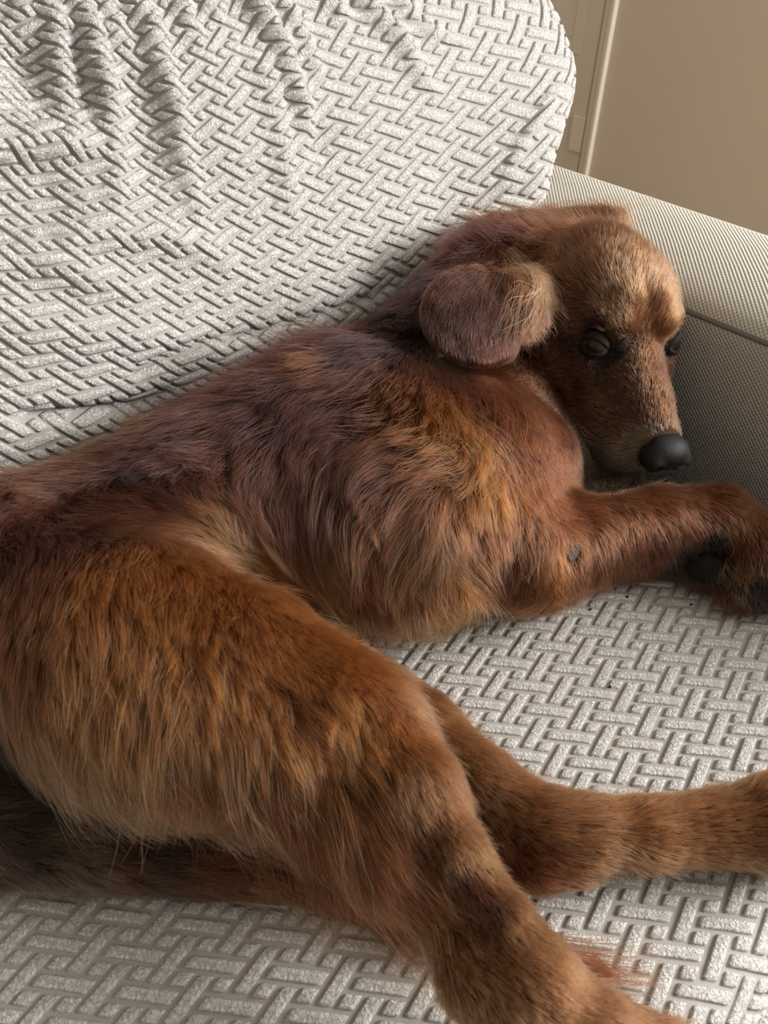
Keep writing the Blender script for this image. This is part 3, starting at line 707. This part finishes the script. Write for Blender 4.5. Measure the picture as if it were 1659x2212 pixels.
# seen at (x, y): runs towards (dx, dy); length mm, lift mm, clumping, colour
G = [
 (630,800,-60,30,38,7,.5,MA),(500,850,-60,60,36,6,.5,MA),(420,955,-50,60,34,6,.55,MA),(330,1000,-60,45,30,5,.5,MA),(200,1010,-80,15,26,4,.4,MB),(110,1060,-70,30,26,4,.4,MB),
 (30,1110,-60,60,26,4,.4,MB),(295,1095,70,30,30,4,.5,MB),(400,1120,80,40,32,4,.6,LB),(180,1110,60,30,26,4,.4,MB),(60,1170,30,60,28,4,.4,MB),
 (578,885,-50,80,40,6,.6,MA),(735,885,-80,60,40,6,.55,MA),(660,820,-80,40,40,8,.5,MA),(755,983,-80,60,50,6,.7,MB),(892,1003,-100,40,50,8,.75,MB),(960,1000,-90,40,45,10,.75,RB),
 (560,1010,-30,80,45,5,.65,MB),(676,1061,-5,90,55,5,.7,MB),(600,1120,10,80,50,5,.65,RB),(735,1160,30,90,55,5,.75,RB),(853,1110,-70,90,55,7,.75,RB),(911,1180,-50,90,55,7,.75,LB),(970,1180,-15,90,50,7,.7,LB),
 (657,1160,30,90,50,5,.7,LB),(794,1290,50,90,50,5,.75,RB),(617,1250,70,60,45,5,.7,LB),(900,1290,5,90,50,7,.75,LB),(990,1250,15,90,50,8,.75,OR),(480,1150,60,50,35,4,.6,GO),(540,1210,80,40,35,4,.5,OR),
 (853,860,-20,60,22,7,.5,RB),(950,900,10,70,24,8,.5,OR),(1010,960,20,80,34,10,.65,OR),(1048,1030,-15,80,40,11,.75,OR),(1060,1120,5,80,30,8,.6,RB),(1080,900,5,80,20,5,.4,RB),
 (774,760,-90,30,40,6,.4,NK_SHADE),(680,760,-90,15,40,10,.5,MA),(860,740,-80,60,38,4,.4,NK_SHADE),(900,660,-50,60,40,6,.4,NK_SHADE),(930,600,-60,50,36,6,.4,NK_SHADE),(700,780,-70,40,34,9,.5,RB),
 (100,1240,0,80,26,5,.5,RB),(210,1260,5,80,24,5,.5,OR),(380,1250,10,60,20,5,.45,OR),(380,1320,5,80,22,5,.5,OR),(506,1335,10,80,18,4,.5,OR),(600,1370,40,80,15,3,.45,OR),(680,1420,60,80,13,3,.4,OR),(760,1440,70,85,12,3,.4,OR),(850,1560,35,90,12,3,.4,OR),
 (60,1400,0,80,35,6,.55,RB),(163,1429,10,80,35,7,.6,OR),(300,1450,10,80,40,8,.65,OR),(450,1480,25,80,38,7,.65,OR),(560,1530,40,80,35,6,.6,OR),(680,1570,50,80,26,5,.5,OR),
 (60,1560,40,80,60,8,.75,LB),(163,1600,45,80,62,9,.75,GO),(325,1610,25,85,65,10,.75,GO),(488,1640,15,90,65,10,.75,LB),(600,1680,15,90,70,10,.75,RB),(690,1690,45,80,55,8,.65,OR),(740,1740,30,90,75,9,.7,RB),
 (800,1700,60,85,28,4,.5,RB),(900,1700,45,90,14,3,.4,LB),(960,1800,50,90,11,2.5,.35,LB),(1020,1850,50,90,9,2,.3,GO),(900,1880,50,85,22,3,.45,RB),(960,2000,55,85,16,3,.4,LB),(1100,2000,55,85,8,2,.3,GO),(1060,2100,70,70,10,2,.3,LB),(1200,2150,80,60,9,2,.3,LB),(1050,2180,60,80,9,2,.3,LB),
 (880,1520,70,60,14,3,.4,LB),(980,1620,70,65,13,3,.4,LB),(1100,1710,80,55,12,2.5,.4,LB),(1220,1780,95,10,11,2.5,.35,LB),(1400,1760,95,-5,10,2.5,.35,LB),(1550,1760,95,-5,10,2.5,.35,LB),(1640,1770,95,0,10,2.5,.35,LB),(1150,1870,80,35,14,3,.4,RB),(1350,1850,90,20,15,3,.4,LB),(1080,1830,60,60,13,3,.4,RB),
 (1130,1130,20,80,24,5,.5,RB),(1250,1120,75,45,14,3,.4,RB),(1420,1080,85,35,11,2.5,.35,RB),(1560,1080,85,40,10,2.5,.35,RB),(1620,1150,30,80,11,2.5,.4,RB),(1110,1230,-10,85,38,5,.7,RB),(1180,1240,-25,85,34,5,.65,OR),(1280,1200,-15,80,24,4,.5,RB),(1380,1160,5,80,18,3,.45,RB),(1470,1140,15,80,16,3,.45,RB),(1600,1240,0,80,14,3,.5,LB),
 (1120,960,15,80,12,2,.35,BR),(1180,920,15,80,9,1.2,.3,BR),(1230,960,15,80,8,1.0,.3,BR),(1200,1010,15,80,10,1.5,.3,BR),(1250,1040,40,50,9,1.2,.3,RB),
 (948,1800,50,85,8,1.5,.3,MB),(1075,1985,55,85,7,1.5,.3,MB),(1330,768,-20,80,3,.6,.2,DK),(1305,778,-40,60,3,.6,.2,MA),(1243,742,-80,10,4,.8,.2,MA),(1290,712,-40,-80,4,.8,.2,MA),(1520,1185,0,80,8,2,.4,DK),(1560,1235,10,80,9,2,.4,MA),(1645,1265,10,80,10,2,.4,DK),(1010,1900,50,85,8,1.5,.3,MB),(130,1812,90,20,18,4,.6,GR),(20,1620,40,80,30,4,.5,DK),(-20,1560,40,80,30,4,.5,DK),  # closing DK guides paint shade into the coat between thigh and rump
 (1410,890,-10,-90,5,1,.2,FC),(1370,950,-80,-40,5,1.2,.25,GR),(1330,930,-85,-40,6,1.2,.25,FC),(1300,860,-85,-25,7,1.3,.25,FC),(1230,790,-85,15,9,1.6,.3,FC),(1390,780,-10,-95,5,1,.2,FC),(1340,800,-60,-60,6,1.2,.2,FC),(1430,800,20,-90,5,1,.2,FC),(1380,985,-80,-10,5,1.2,.25,GR),(1320,990,-80,-20,6,1.4,.25,GR),
 (1330,690,-50,-80,7,1.6,.3,FH),(1345,630,-40,-90,8,1.6,.35,FH),(1400,640,20,-95,8,1.6,.35,FH),(1440,650,30,-80,7,1.6,.3,FH),(1430,560,30,-90,9,2,.35,FH),(1340,540,-15,-95,11,2,.35,FH),(1260,600,-70,-60,10,2,.3,FC),(1220,680,-85,10,9,1.8,.3,FC),(1375,508,30,-95,22,9,.6,FH),(1290,500,-50,-80,14,3,.4,FC),(1250,700,-80,-20,7,1.5,.3,FC),
 (1165,640,25,90,40,5,.75,LB),(1130,600,50,75,42,6,.75,LB),(1100,560,60,55,36,5,.6,RB),(1150,720,5,90,24,4,.5,RB),(1190,760,-20,80,14,3,.4,FC),
 (1030,600,-60,50,13,.4,.15,EA),(960,640,-45,80,13,.4,.15,EA),(1040,690,-25,90,13,.35,.15,EA),(1090,640,-15,90,15,.5,.2,EA),(1000,765,5,90,11,.4,.2,EA),(940,720,-5,90,13,.4,.15,EA),(1055,750,5,90,12,.4,.2,EA),(1000,700,-15,90,13,.35,.15,EA),
 (928,680,-20,90,12,.4,.15,EA),(955,770,10,90,10,.5,.2,BR),(1005,795,20,80,9,.5,.25,BR),(1050,785,10,90,10,.5,.25,BR),(1095,710,0,90,13,.5,.2,EA),(1000,590,-70,50,13,.5,.2,EA),(1070,580,-60,60,14,.6,.2,EA),(1070,690,-15,90,13,.35,.15,EA),(970,700,-15,90,13,.35,.15,EA),
 (1020,530,-80,25,36,9,.5,MA),(1100,500,-90,10,34,8,.5,MB),(1200,480,-90,-5,28,6,.5,RB),(1300,470,-60,-40,26,6,.5,FC),
 (20,1800,90,25,26,4,.5,TK),(120,1830,90,20,32,5,.55,TK),(250,1820,90,5,36,5,.55,MB),(420,1840,95,5,40,5,.6,RB),(300,1870,90,10,26,3,.5,TK),(560,1870,95,15,34,4,.6,MB),(700,1890,90,30,48,5,.6,RB),(860,1960,85,40,55,5,.6,RB),
]
GP, GD, GL, GH, GC, GK = [], [], [], [], [], []
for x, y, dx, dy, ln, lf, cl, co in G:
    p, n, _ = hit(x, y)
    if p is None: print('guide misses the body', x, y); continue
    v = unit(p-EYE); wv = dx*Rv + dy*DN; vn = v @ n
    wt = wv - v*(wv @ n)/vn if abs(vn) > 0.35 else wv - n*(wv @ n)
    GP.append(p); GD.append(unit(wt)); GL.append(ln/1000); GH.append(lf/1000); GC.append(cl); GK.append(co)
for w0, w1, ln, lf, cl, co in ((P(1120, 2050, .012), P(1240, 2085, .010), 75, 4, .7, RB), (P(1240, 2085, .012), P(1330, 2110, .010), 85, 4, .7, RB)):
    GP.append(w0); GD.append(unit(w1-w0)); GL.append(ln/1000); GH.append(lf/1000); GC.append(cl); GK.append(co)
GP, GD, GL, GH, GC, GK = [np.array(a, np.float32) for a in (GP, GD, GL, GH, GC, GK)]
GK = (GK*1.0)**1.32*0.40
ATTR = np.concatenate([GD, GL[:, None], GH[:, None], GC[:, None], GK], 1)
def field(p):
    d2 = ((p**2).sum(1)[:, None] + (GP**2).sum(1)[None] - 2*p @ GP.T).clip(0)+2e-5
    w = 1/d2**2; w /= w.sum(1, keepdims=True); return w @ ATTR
def sdf_at(p):
    q = (p-dlo)/dh; i = np.clip(q.astype(int), 1, np.array(Dg.shape)-3); f = (q-i).clip(0, 1)
    def tri(i):
        out = 0
        for a in (0, 1):
            for b in (0, 1):
                for c in (0, 1):
                    w = (f[:, 0] if a else 1-f[:, 0])*(f[:, 1] if b else 1-f[:, 1])*(f[:, 2] if c else 1-f[:, 2])
                    out = out + w*Dg[i[:, 0]+a, i[:, 1]+b, i[:, 2]+c]
        return out
    d = tri(i); g = np.stack([tri(i+e)-tri(i-e) for e in np.eye(3, dtype=int)], 1); g /= np.linalg.norm(g, axis=1)[:, None]+1e-9
    return d, g
def make_fur(n, steps, seed, lmul=1.0, lfmul=1.0, rad=0.00022, only=None):
    r = np.random.default_rng(seed)
    T = np.vstack([DF[:, [0, 1, 2]], DF[:, [0, 2, 3]]]); A, B, C = DV[T[:, 0]], DV[T[:, 1]], DV[T[:, 2]]
    cr = np.cross(B-A, C-A); ar = np.linalg.norm(cr, axis=1); fn = cr/(ar[:, None]+1e-15); cen = (A+B+C)/3
    vw = EYE-cen; dist = np.linalg.norm(vw, axis=1); vw /= dist[:, None]; face = (fn*vw).sum(1)
    wgt = ar*np.where(face > -0.3, 1.0, 0.22)*np.where(cen[:, 2] < SEAT+0.006, 0.1, 1)
    px, py = proj(cen); off = (px < -80) | (px > 1740) | (py > 2290); wgt = wgt*np.where(off, 0.25, 1)/np.maximum(dist, .4)**1.2
    ln_c = field(cen.astype(np.float32))[:, 3]; wgt = wgt*np.interp(ln_c, [.005, .012, .03, .06], [2.2, 1.5, 1.0, 0.8])
    k = r.choice(len(T), n, p=wgt/wgt.sum()); u, v = r.random(n), r.random(n); m = u+v > 1; u[m] = 1-u[m]; v[m] = 1-v[m]
    p0 = A[k]+u[:, None]*(B[k]-A[k])+v[:, None]*(C[k]-A[k])
    # bare places: nose, eye slits, pads, callus
    bare = np.linalg.norm(p0-HP(.100, 0, -.021), axis=1) < .021*HS
    for sg in (1, -1): bare |= np.linalg.norm(p0-HP(.001, sg*.040, -.0165), axis=1) < .0105*HS
    bare |= np.linalg.norm(p0-CALL, axis=1) < .0105
    p0 = p0[~bare]; n = len(p0)
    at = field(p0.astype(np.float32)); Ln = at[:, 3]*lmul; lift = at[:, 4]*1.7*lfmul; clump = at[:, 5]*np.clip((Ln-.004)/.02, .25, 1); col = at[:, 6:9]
    # locks: neighbours share a lean, a length and a tint
    ns = max(n//26, 1); seeds = r.choice(n, ns, replace=False); kd = KDTree(ns)
    for i, s_ in enumerate(seeds): kd.insert(p0[s_], i)
    kd.balance(); near = np.array([kd.find(q)[1] for q in p0])
    lean = r.normal(0, 1, (ns, 3))[near]; ltone = r.normal(0, 1, ns)[near]; llen = r.normal(1, .16, ns)[near]
    nb = max(ns//14, 1); sd2 = r.choice(ns, nb, replace=False); kd2 = KDTree(nb)
    for i, s_ in enumerate(sd2): kd2.insert(p0[seeds[s_]], i)
    kd2.balance(); near2 = np.array([kd2.find(p0[s_])[1] for s_ in seeds]); big = near2[near]
    lean2 = r.normal(0, 1, (nb, 3))[big]; tone2 = r.normal(0, 1, nb)[big]
    Ln = Ln*np.clip(llen, .6, 1.4)*r.uniform(.72, 1.12, n); Ln = np.where(r.random(n) < .05, Ln*1.25, Ln)
    pts = np.empty((n, steps, 3)); p = p0-0.0; d0, g = sdf_at(p); pts[:, 0] = p - g*0.0006
    jit = r.normal(0, 1, (n, 3)); cur = r.normal(0, 1, (n, 3))
    for s_ in range(1, steps):
        t = s_/(steps-1)
        if s_ % 2: fl = field(p.astype(np.float32))[:, :3]
        d = fl + 0.16*lean*clump[:, None]*1.4 + 0.20*lean2*clump[:, None] + 0.10*jit + 0.10*cur*math.sin(t*4.5)
        d = d - g*(d*g).sum(1)[:, None]; d /= np.linalg.norm(d, axis=1)[:, None]+1e-9
        long = np.clip((Ln-0.02)/0.04, 0, 1)
        p = p + d*(Ln/(steps-1))[:, None] - Zv*(long*Ln/(steps-1)*0.35*t)[:, None]
        dist, g = sdf_at(p)
        want = lift*(1.25*t-0.35*t*t)*(1+0.25*jit[:, 0]); gain = np.where(dist < want, 0.9, (0.5-0.42*long)*(1-0.6*t))
        p = p + g*((want-dist)*gain)[:, None]
        p[:, 2] = np.maximum(p[:, 2], SEAT+0.0035+0.004*r.random(n)*t)
        pts[:, s_] = p
    c = clump[:, None, None]*(np.linspace(0, 1, steps)**1.4)[None, :, None]*0.85
    pts = pts + (pts[seeds][near]-pts)*c
    pts += (r.normal(0, 1, (n, steps, 3))*(np.linspace(0, 1, steps)**1.2)[None, :, None]*(0.012*Ln)[:, None, None])
    pts[..., 2] = np.maximum(pts[..., 2], SEAT+0.0035)
    lg = np.clip((Ln-.012)/.03, 0, 1); tone = np.clip(1 + (0.10+.06*lg)*ltone + 0.12*tone2 + (0.12+.22*lg)*r.normal(0, 1, n), .4, 2.2)
    col = np.clip(col*tone[:, None]*(1+0.06*r.normal(0, 1, (n, 1))*np.array([[0, .5, 1]])), .004, .9)
    return pts, col, Ln
def curves_obj(name, pts, col, r0, r1, mat, **kw):
    n, s_ = pts.shape[:2]; hc = bpy.data.hair_curves.new(name); hc.add_curves([s_]*n)
    hc.attributes['position'].data.foreach_set('vector', pts.astype(np.float32).ravel())
    ra = hc.attributes.get('radius') or hc.attributes.new('radius', 'FLOAT', 'POINT')
    t = np.linspace(0, 1, s_); rr = (r0*(1-t**1.5)+r1*t**1.5)
    ra.data.foreach_set('value', np.tile(rr, n).astype(np.float32))
    ca = hc.attributes.new('coat', 'FLOAT_COLOR', 'CURVE')
    ca.data.foreach_set('color', np.concatenate([col, np.ones((n, 1))], 1).astype(np.float32).ravel())
    o = new_obj(name, hc, mat=mat, **kw); return o
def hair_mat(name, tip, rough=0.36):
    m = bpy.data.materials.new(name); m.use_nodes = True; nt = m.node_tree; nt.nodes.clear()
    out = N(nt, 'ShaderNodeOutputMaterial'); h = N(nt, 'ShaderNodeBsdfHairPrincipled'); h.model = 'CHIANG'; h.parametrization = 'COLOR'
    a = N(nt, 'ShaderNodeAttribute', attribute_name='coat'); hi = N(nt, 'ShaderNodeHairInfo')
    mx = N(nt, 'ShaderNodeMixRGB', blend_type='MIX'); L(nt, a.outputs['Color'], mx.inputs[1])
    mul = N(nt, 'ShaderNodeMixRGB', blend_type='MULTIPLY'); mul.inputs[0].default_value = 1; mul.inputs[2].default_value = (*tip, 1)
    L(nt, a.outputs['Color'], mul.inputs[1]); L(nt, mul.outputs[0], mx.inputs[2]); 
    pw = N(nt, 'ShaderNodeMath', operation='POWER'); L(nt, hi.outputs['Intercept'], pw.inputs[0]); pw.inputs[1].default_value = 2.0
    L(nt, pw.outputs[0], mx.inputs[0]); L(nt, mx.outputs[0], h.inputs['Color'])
    h.inputs['Roughness'].default_value = rough; h.inputs['IOR'].default_value = 1.36; h.inputs['Radial Roughness'].default_value = 0.45; h.inputs['Coat'].default_value = 0.0
    L(nt, h.outputs[0], out.inputs[0]); return m
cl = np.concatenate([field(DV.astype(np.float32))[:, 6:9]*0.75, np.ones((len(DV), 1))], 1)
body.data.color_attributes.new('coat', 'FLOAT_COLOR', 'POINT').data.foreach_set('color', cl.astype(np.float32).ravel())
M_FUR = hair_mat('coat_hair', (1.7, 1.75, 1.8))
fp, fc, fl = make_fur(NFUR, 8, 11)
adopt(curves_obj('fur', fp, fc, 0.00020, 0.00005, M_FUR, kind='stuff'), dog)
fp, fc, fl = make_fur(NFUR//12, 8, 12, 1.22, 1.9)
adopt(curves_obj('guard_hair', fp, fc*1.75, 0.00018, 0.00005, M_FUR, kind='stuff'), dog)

# locks that stand away from the body: ear fringe, crown tuft, ruff, feathering, tail plume
def px_path(pts, off):
    out, dist = [], None
    for i_, q in enumerate(pts):
        x, y = q[:2]; d = unit(ray(x, y))
        if len(q) == 3: out.append(P(x, y, q[2])); dist = np.linalg.norm(out[-1]-EYE); continue
        h_ = hit(x, y)[0]
        if h_ is not None: dist = np.linalg.norm(h_-EYE)
        out.append((EYE+d*((dist or 0.8)+0.003-(off+0.003)*(i_/(len(pts)-1))**.5)))
    return np.array(out)
def locks(specs, steps=9, seed=5):
    r = np.random.default_rng(seed); AP, AC = [], []
    for pts, n, sp0, sp1, off, co in specs:
        c = px_path(pts, off); m = len(c); u = np.linspace(0, 1, steps); kk = u*(m-1)
        # smooth path through the points
        base = np.stack([np.interp(kk, np.arange(m), c[:, i]) for i in range(3)], 1)
        for _ in range(2): base[1:-1] = (base[:-2]+2*base[1:-1]+base[2:])/4
        fine = np.linspace(0, 1, 60); bf = np.stack([np.interp(fine, u, base[:, i]) for i in range(3)], 1)
        ln = np.linalg.norm(np.diff(base, axis=0), axis=1).sum()
        ax = unit(base[-1]-base[0]); vv = unit(EYE-base[0]); sd = unit(np.cross(ax, vv))
        k1 = r.normal(0, 1, (n, 2)); nl = max(n//14, 1); ten = r.normal(0, 1, (nl, 2))[r.integers(0, nl, n)]
        end = r.uniform(.55, 1.05, n); wob = r.normal(0, 1, (n, 3)); ph = r.uniform(0, 6.28, n)
        uu = np.clip(u[None]*end[:, None], 0, 1)
        pos = np.stack([np.interp(uu, fine, bf[:, i]) for i in range(3)], -1)
        sprd = (sp0*k1*0.8)[:, None, :]*(1-0.4*u[None, :, None]) + (sp1*(0.6*ten+0.5*k1))[:, None, :]*(u**1.3)[None, :, None]
        pos = pos + sprd[..., :1]*sd + sprd[..., 1:]*vv*0.5 + (0.02*ln*wob)[:, None, :]*np.sin(u*4+0)[None, :, None]*u[None, :, None]
        for _ in range(3):
            fl_ = pos.reshape(-1, 3); d_, g_ = sdf_at(fl_); cl_ = np.tile(np.clip(u*3, 0, 1)*(0.003+off*0.6), n)
            ok_ = np.all((fl_ > dlo+3*dh) & (fl_ < dlo+dh*(np.array(Dg.shape)-4)), 1); mv = np.where(ok_, np.clip(cl_-d_, 0, .02), 0)
            pos = (fl_ + g_*mv[:, None]).reshape(pos.shape)
        pos[..., 2] = np.maximum(pos[..., 2], SEAT+0.004+0.004*r.random((n, 1)))
        AP.append(pos); cc = (np.array(co)**1.32*0.40)*np.clip(1+0.22*r.normal(0, 1, (n, 1)), .5, 1.8); AC.append(cc)
    return np.concatenate(AP), np.concatenate(AC)
LT = (.85, .58, .42)
LOCKS = [
 ([(1085,545),(1130,590),(1160,640),(1172,705)],200,.008,.012,.006,LT),([(1110,565),(1150,610),(1155,670),(1115,735)],150,.008,.014,.008,LB),([(1150,595),(1176,640),(1178,700)],110,.006,.010,.006,LT),([(1100,570),(1120,640),(1110,720),(1080,780)],60,.008,.012,.006,LB),
 ([(940,770),(990,785),(1050,795)],20,.006,.004,.006,LT),
 ([(1362,492),(1352,462),(1335,432)],90,.006,.008,.003,FH),([(1388,492),(1388,462),(1384,436)],110,.007,.010,.003,FH),([(1402,505),(1416,490),(1428,492)],60,.003,.004,.003,FH),([(1340,480),(1328,462),(1312,448)],60,.005,.006,.003,FH),
 ([(1335,470),(1250,455),(1150,460),(1060,490)],170,.004,.007,.002,LB),([(1250,470),(1150,480),(1050,510)],120,.005,.006,.002,MB),
 ([(1070,530),(1010,495),(955,515)],170,.010,.014,.002,MA),([(1010,550),(965,525),(935,548)],140,.010,.014,.002,MA),([(1080,500),(1075,470),(1065,440)],30,.004,.010,.002,RB),
 ([(700,750),(650,722),(590,735)],150,.012,.010,.004,MA),([(620,790),(570,765),(520,785)],120,.012,.010,.004,MA),
 ([(620,1720),(670,1810),(705,1900),(725,1985)],240,.022,.016,.010,RB),([(700,1740),(745,1840),(770,1930),(780,2010)],200,.018,.018,.008,RB),([(520,1700),(545,1770),(560,1830)],180,.022,.018,.010,RB),([(400,1680),(430,1750),(455,1800)],170,.022,.018,.010,RB),([(250,1650),(300,1720),(350,1790)],170,.022,.016,.010,LB),([(130,1560),(170,1660),(240,1750),(310,1800)],150,.014,.012,.010,GO),([(800,1780),(840,1850),(850,1920)],110,.012,.012,.006,RB),
 ([(72,1630),(80,1690),(90,1735)],22,.003,.004,.02,GO),
 ([(1150,2050,.03),(1270,2085,.016),(1360,2112,.012),(1440,2106,.010)],170,.006,.010,0,RB),([(1180,2060,.03),(1270,2100,.016),(1350,2118,.012)],120,.006,.012,0,RB),
 ([(740,1890,.03),(850,1960,.02),(960,2050,.015),(1010,2110,.012)],200,.012,.02,0,RB),([(560,1870,.04),(680,1900,.03),(800,1970,.02)],160,.012,.016,0,OR),
 ([(985,915),(1040,960),(1075,1020),(1092,1105)],60,.016,.02,.012,GO),([(955,930),(1015,1000),(1075,1070),(1105,1125)],50,.014,.02,.012,OR),([(1060,830),(1125,885),(1132,960),(1095,1030)],6,.010,.012,.010,OR),([(1020,1000),(1050,1060),(1060,1110)],60,.014,.018,.010,OR),([(900,960),(960,985),(1000,1030)],40,.014,.014,.010,LT),
 ([(760,1355),(820,1388),(900,1402),(1000,1396)],30,.006,.008,.004,MB),([(840,1320),(865,1375),(900,1392)],110,.014,.012,.004,LB),([(920,1290),(945,1345),(975,1378)],130,.016,.014,.004,LB),([(1000,1260),(1020,1320),(995,1362)],110,.012,.016,.004,OR),([(780,1310),(800,1370),(830,1392)],100,.014,.012,.004,RB),
 ([(1130,1240),(1100,1295),(1055,1325)],120,.010,.012,.004,RB),([(1210,1250),(1160,1295),(1100,1318)],120,.012,.012,.004,RB),([(1300,1220),(1270,1262),(1220,1290)],100,.012,.010,.004,RB),([(1420,1180),(1410,1220),(1390,1245)],60,.010,.010,.004,RB),
 ([(1560,1210),(1570,1250),(1600,1275)],50,.008,.008,.006,GO),([(1500,1150),(1505,1175),(1515,1195)],40,.010,.006,.004,RB),
 ([(160,1835),(200,1880),(290,1915)],8,.006,.01,.004,GO),
]
ep, ecl = locks([(q[0], n_, q[2], q[3]*1.2, q[4], LT) for q, n_ in zip(LOCKS[:3], (70, 55, 45))], 9, 9)
adopt(curves_obj('ear_fringe', ep, ecl*1.3, 0.00026, 0.00007, M_FUR, kind='stuff'), dog)
LOCKS = [(q[0], q[1]//2, *q[2:5], LB) for q in LOCKS[:3]] + LOCKS[3:]
lp, lc = locks(LOCKS)
adopt(curves_obj('feathering', lp, lc, 0.00017, 0.00004, M_FUR, kind='stuff'), dog)
wp, wc = locks([([(1312,706),(1292,697),(1262,701)],4,.0015,.003,.004,(.9,.85,.8)),([(1300,955),(1245,930),(1195,938)],4,.004,.006,.002,(.7,.6,.5)),([(1452,612),(1466,600),(1470,585)],3,.002,.004,.002,(.8,.7,.6)),([(1300,750),(1312,742),(1322,745)],5,.002,.002,.003,(.8,.7,.6))], 9, 8)
adopt(curves_obj('whiskers', wp, np.clip(wc*3.4, 0, .85), 0.00028, 0.00006, M_FUR, kind='stuff'), dog)

# ------------------------------------------------------------------ crumbs on the seat
M_CRUMB = plain('crumb_dark', (0.03, 0.022, 0.016), 0.9, 0.1, (500.0, 0.4))
for (x, y), lab in (((1356, 1287), 'dark crumb on the seat cushion right below the dog forearm'), ((1494, 1304), 'dark crumb on the seat cushion just below the dog curled fore paw'),
                    ((1276, 1313), 'tiny dark crumb on the seat cushion below the dog elbow fringe'), ((1320, 1477), 'dark crumb alone in the open middle of the seat cushion')):
    c = P(x, y, .0); ps, _ = seat_s(np.array([c[0]]), np.array([c[1]])); c = ps[0] + (0, 0, .0028)
    V, F = uv_sphere(c, .0015, np.eye(3), (1.2, .8, .6), 8, 6); V = np.array(V)+rng.normal(0, .0002, (len(V), 3))
    new_obj('crumb', mesh_np('crumb', V, F), mat=M_CRUMB, label=lab, cat='crumb', group='dark crumbs on the seat cushion')
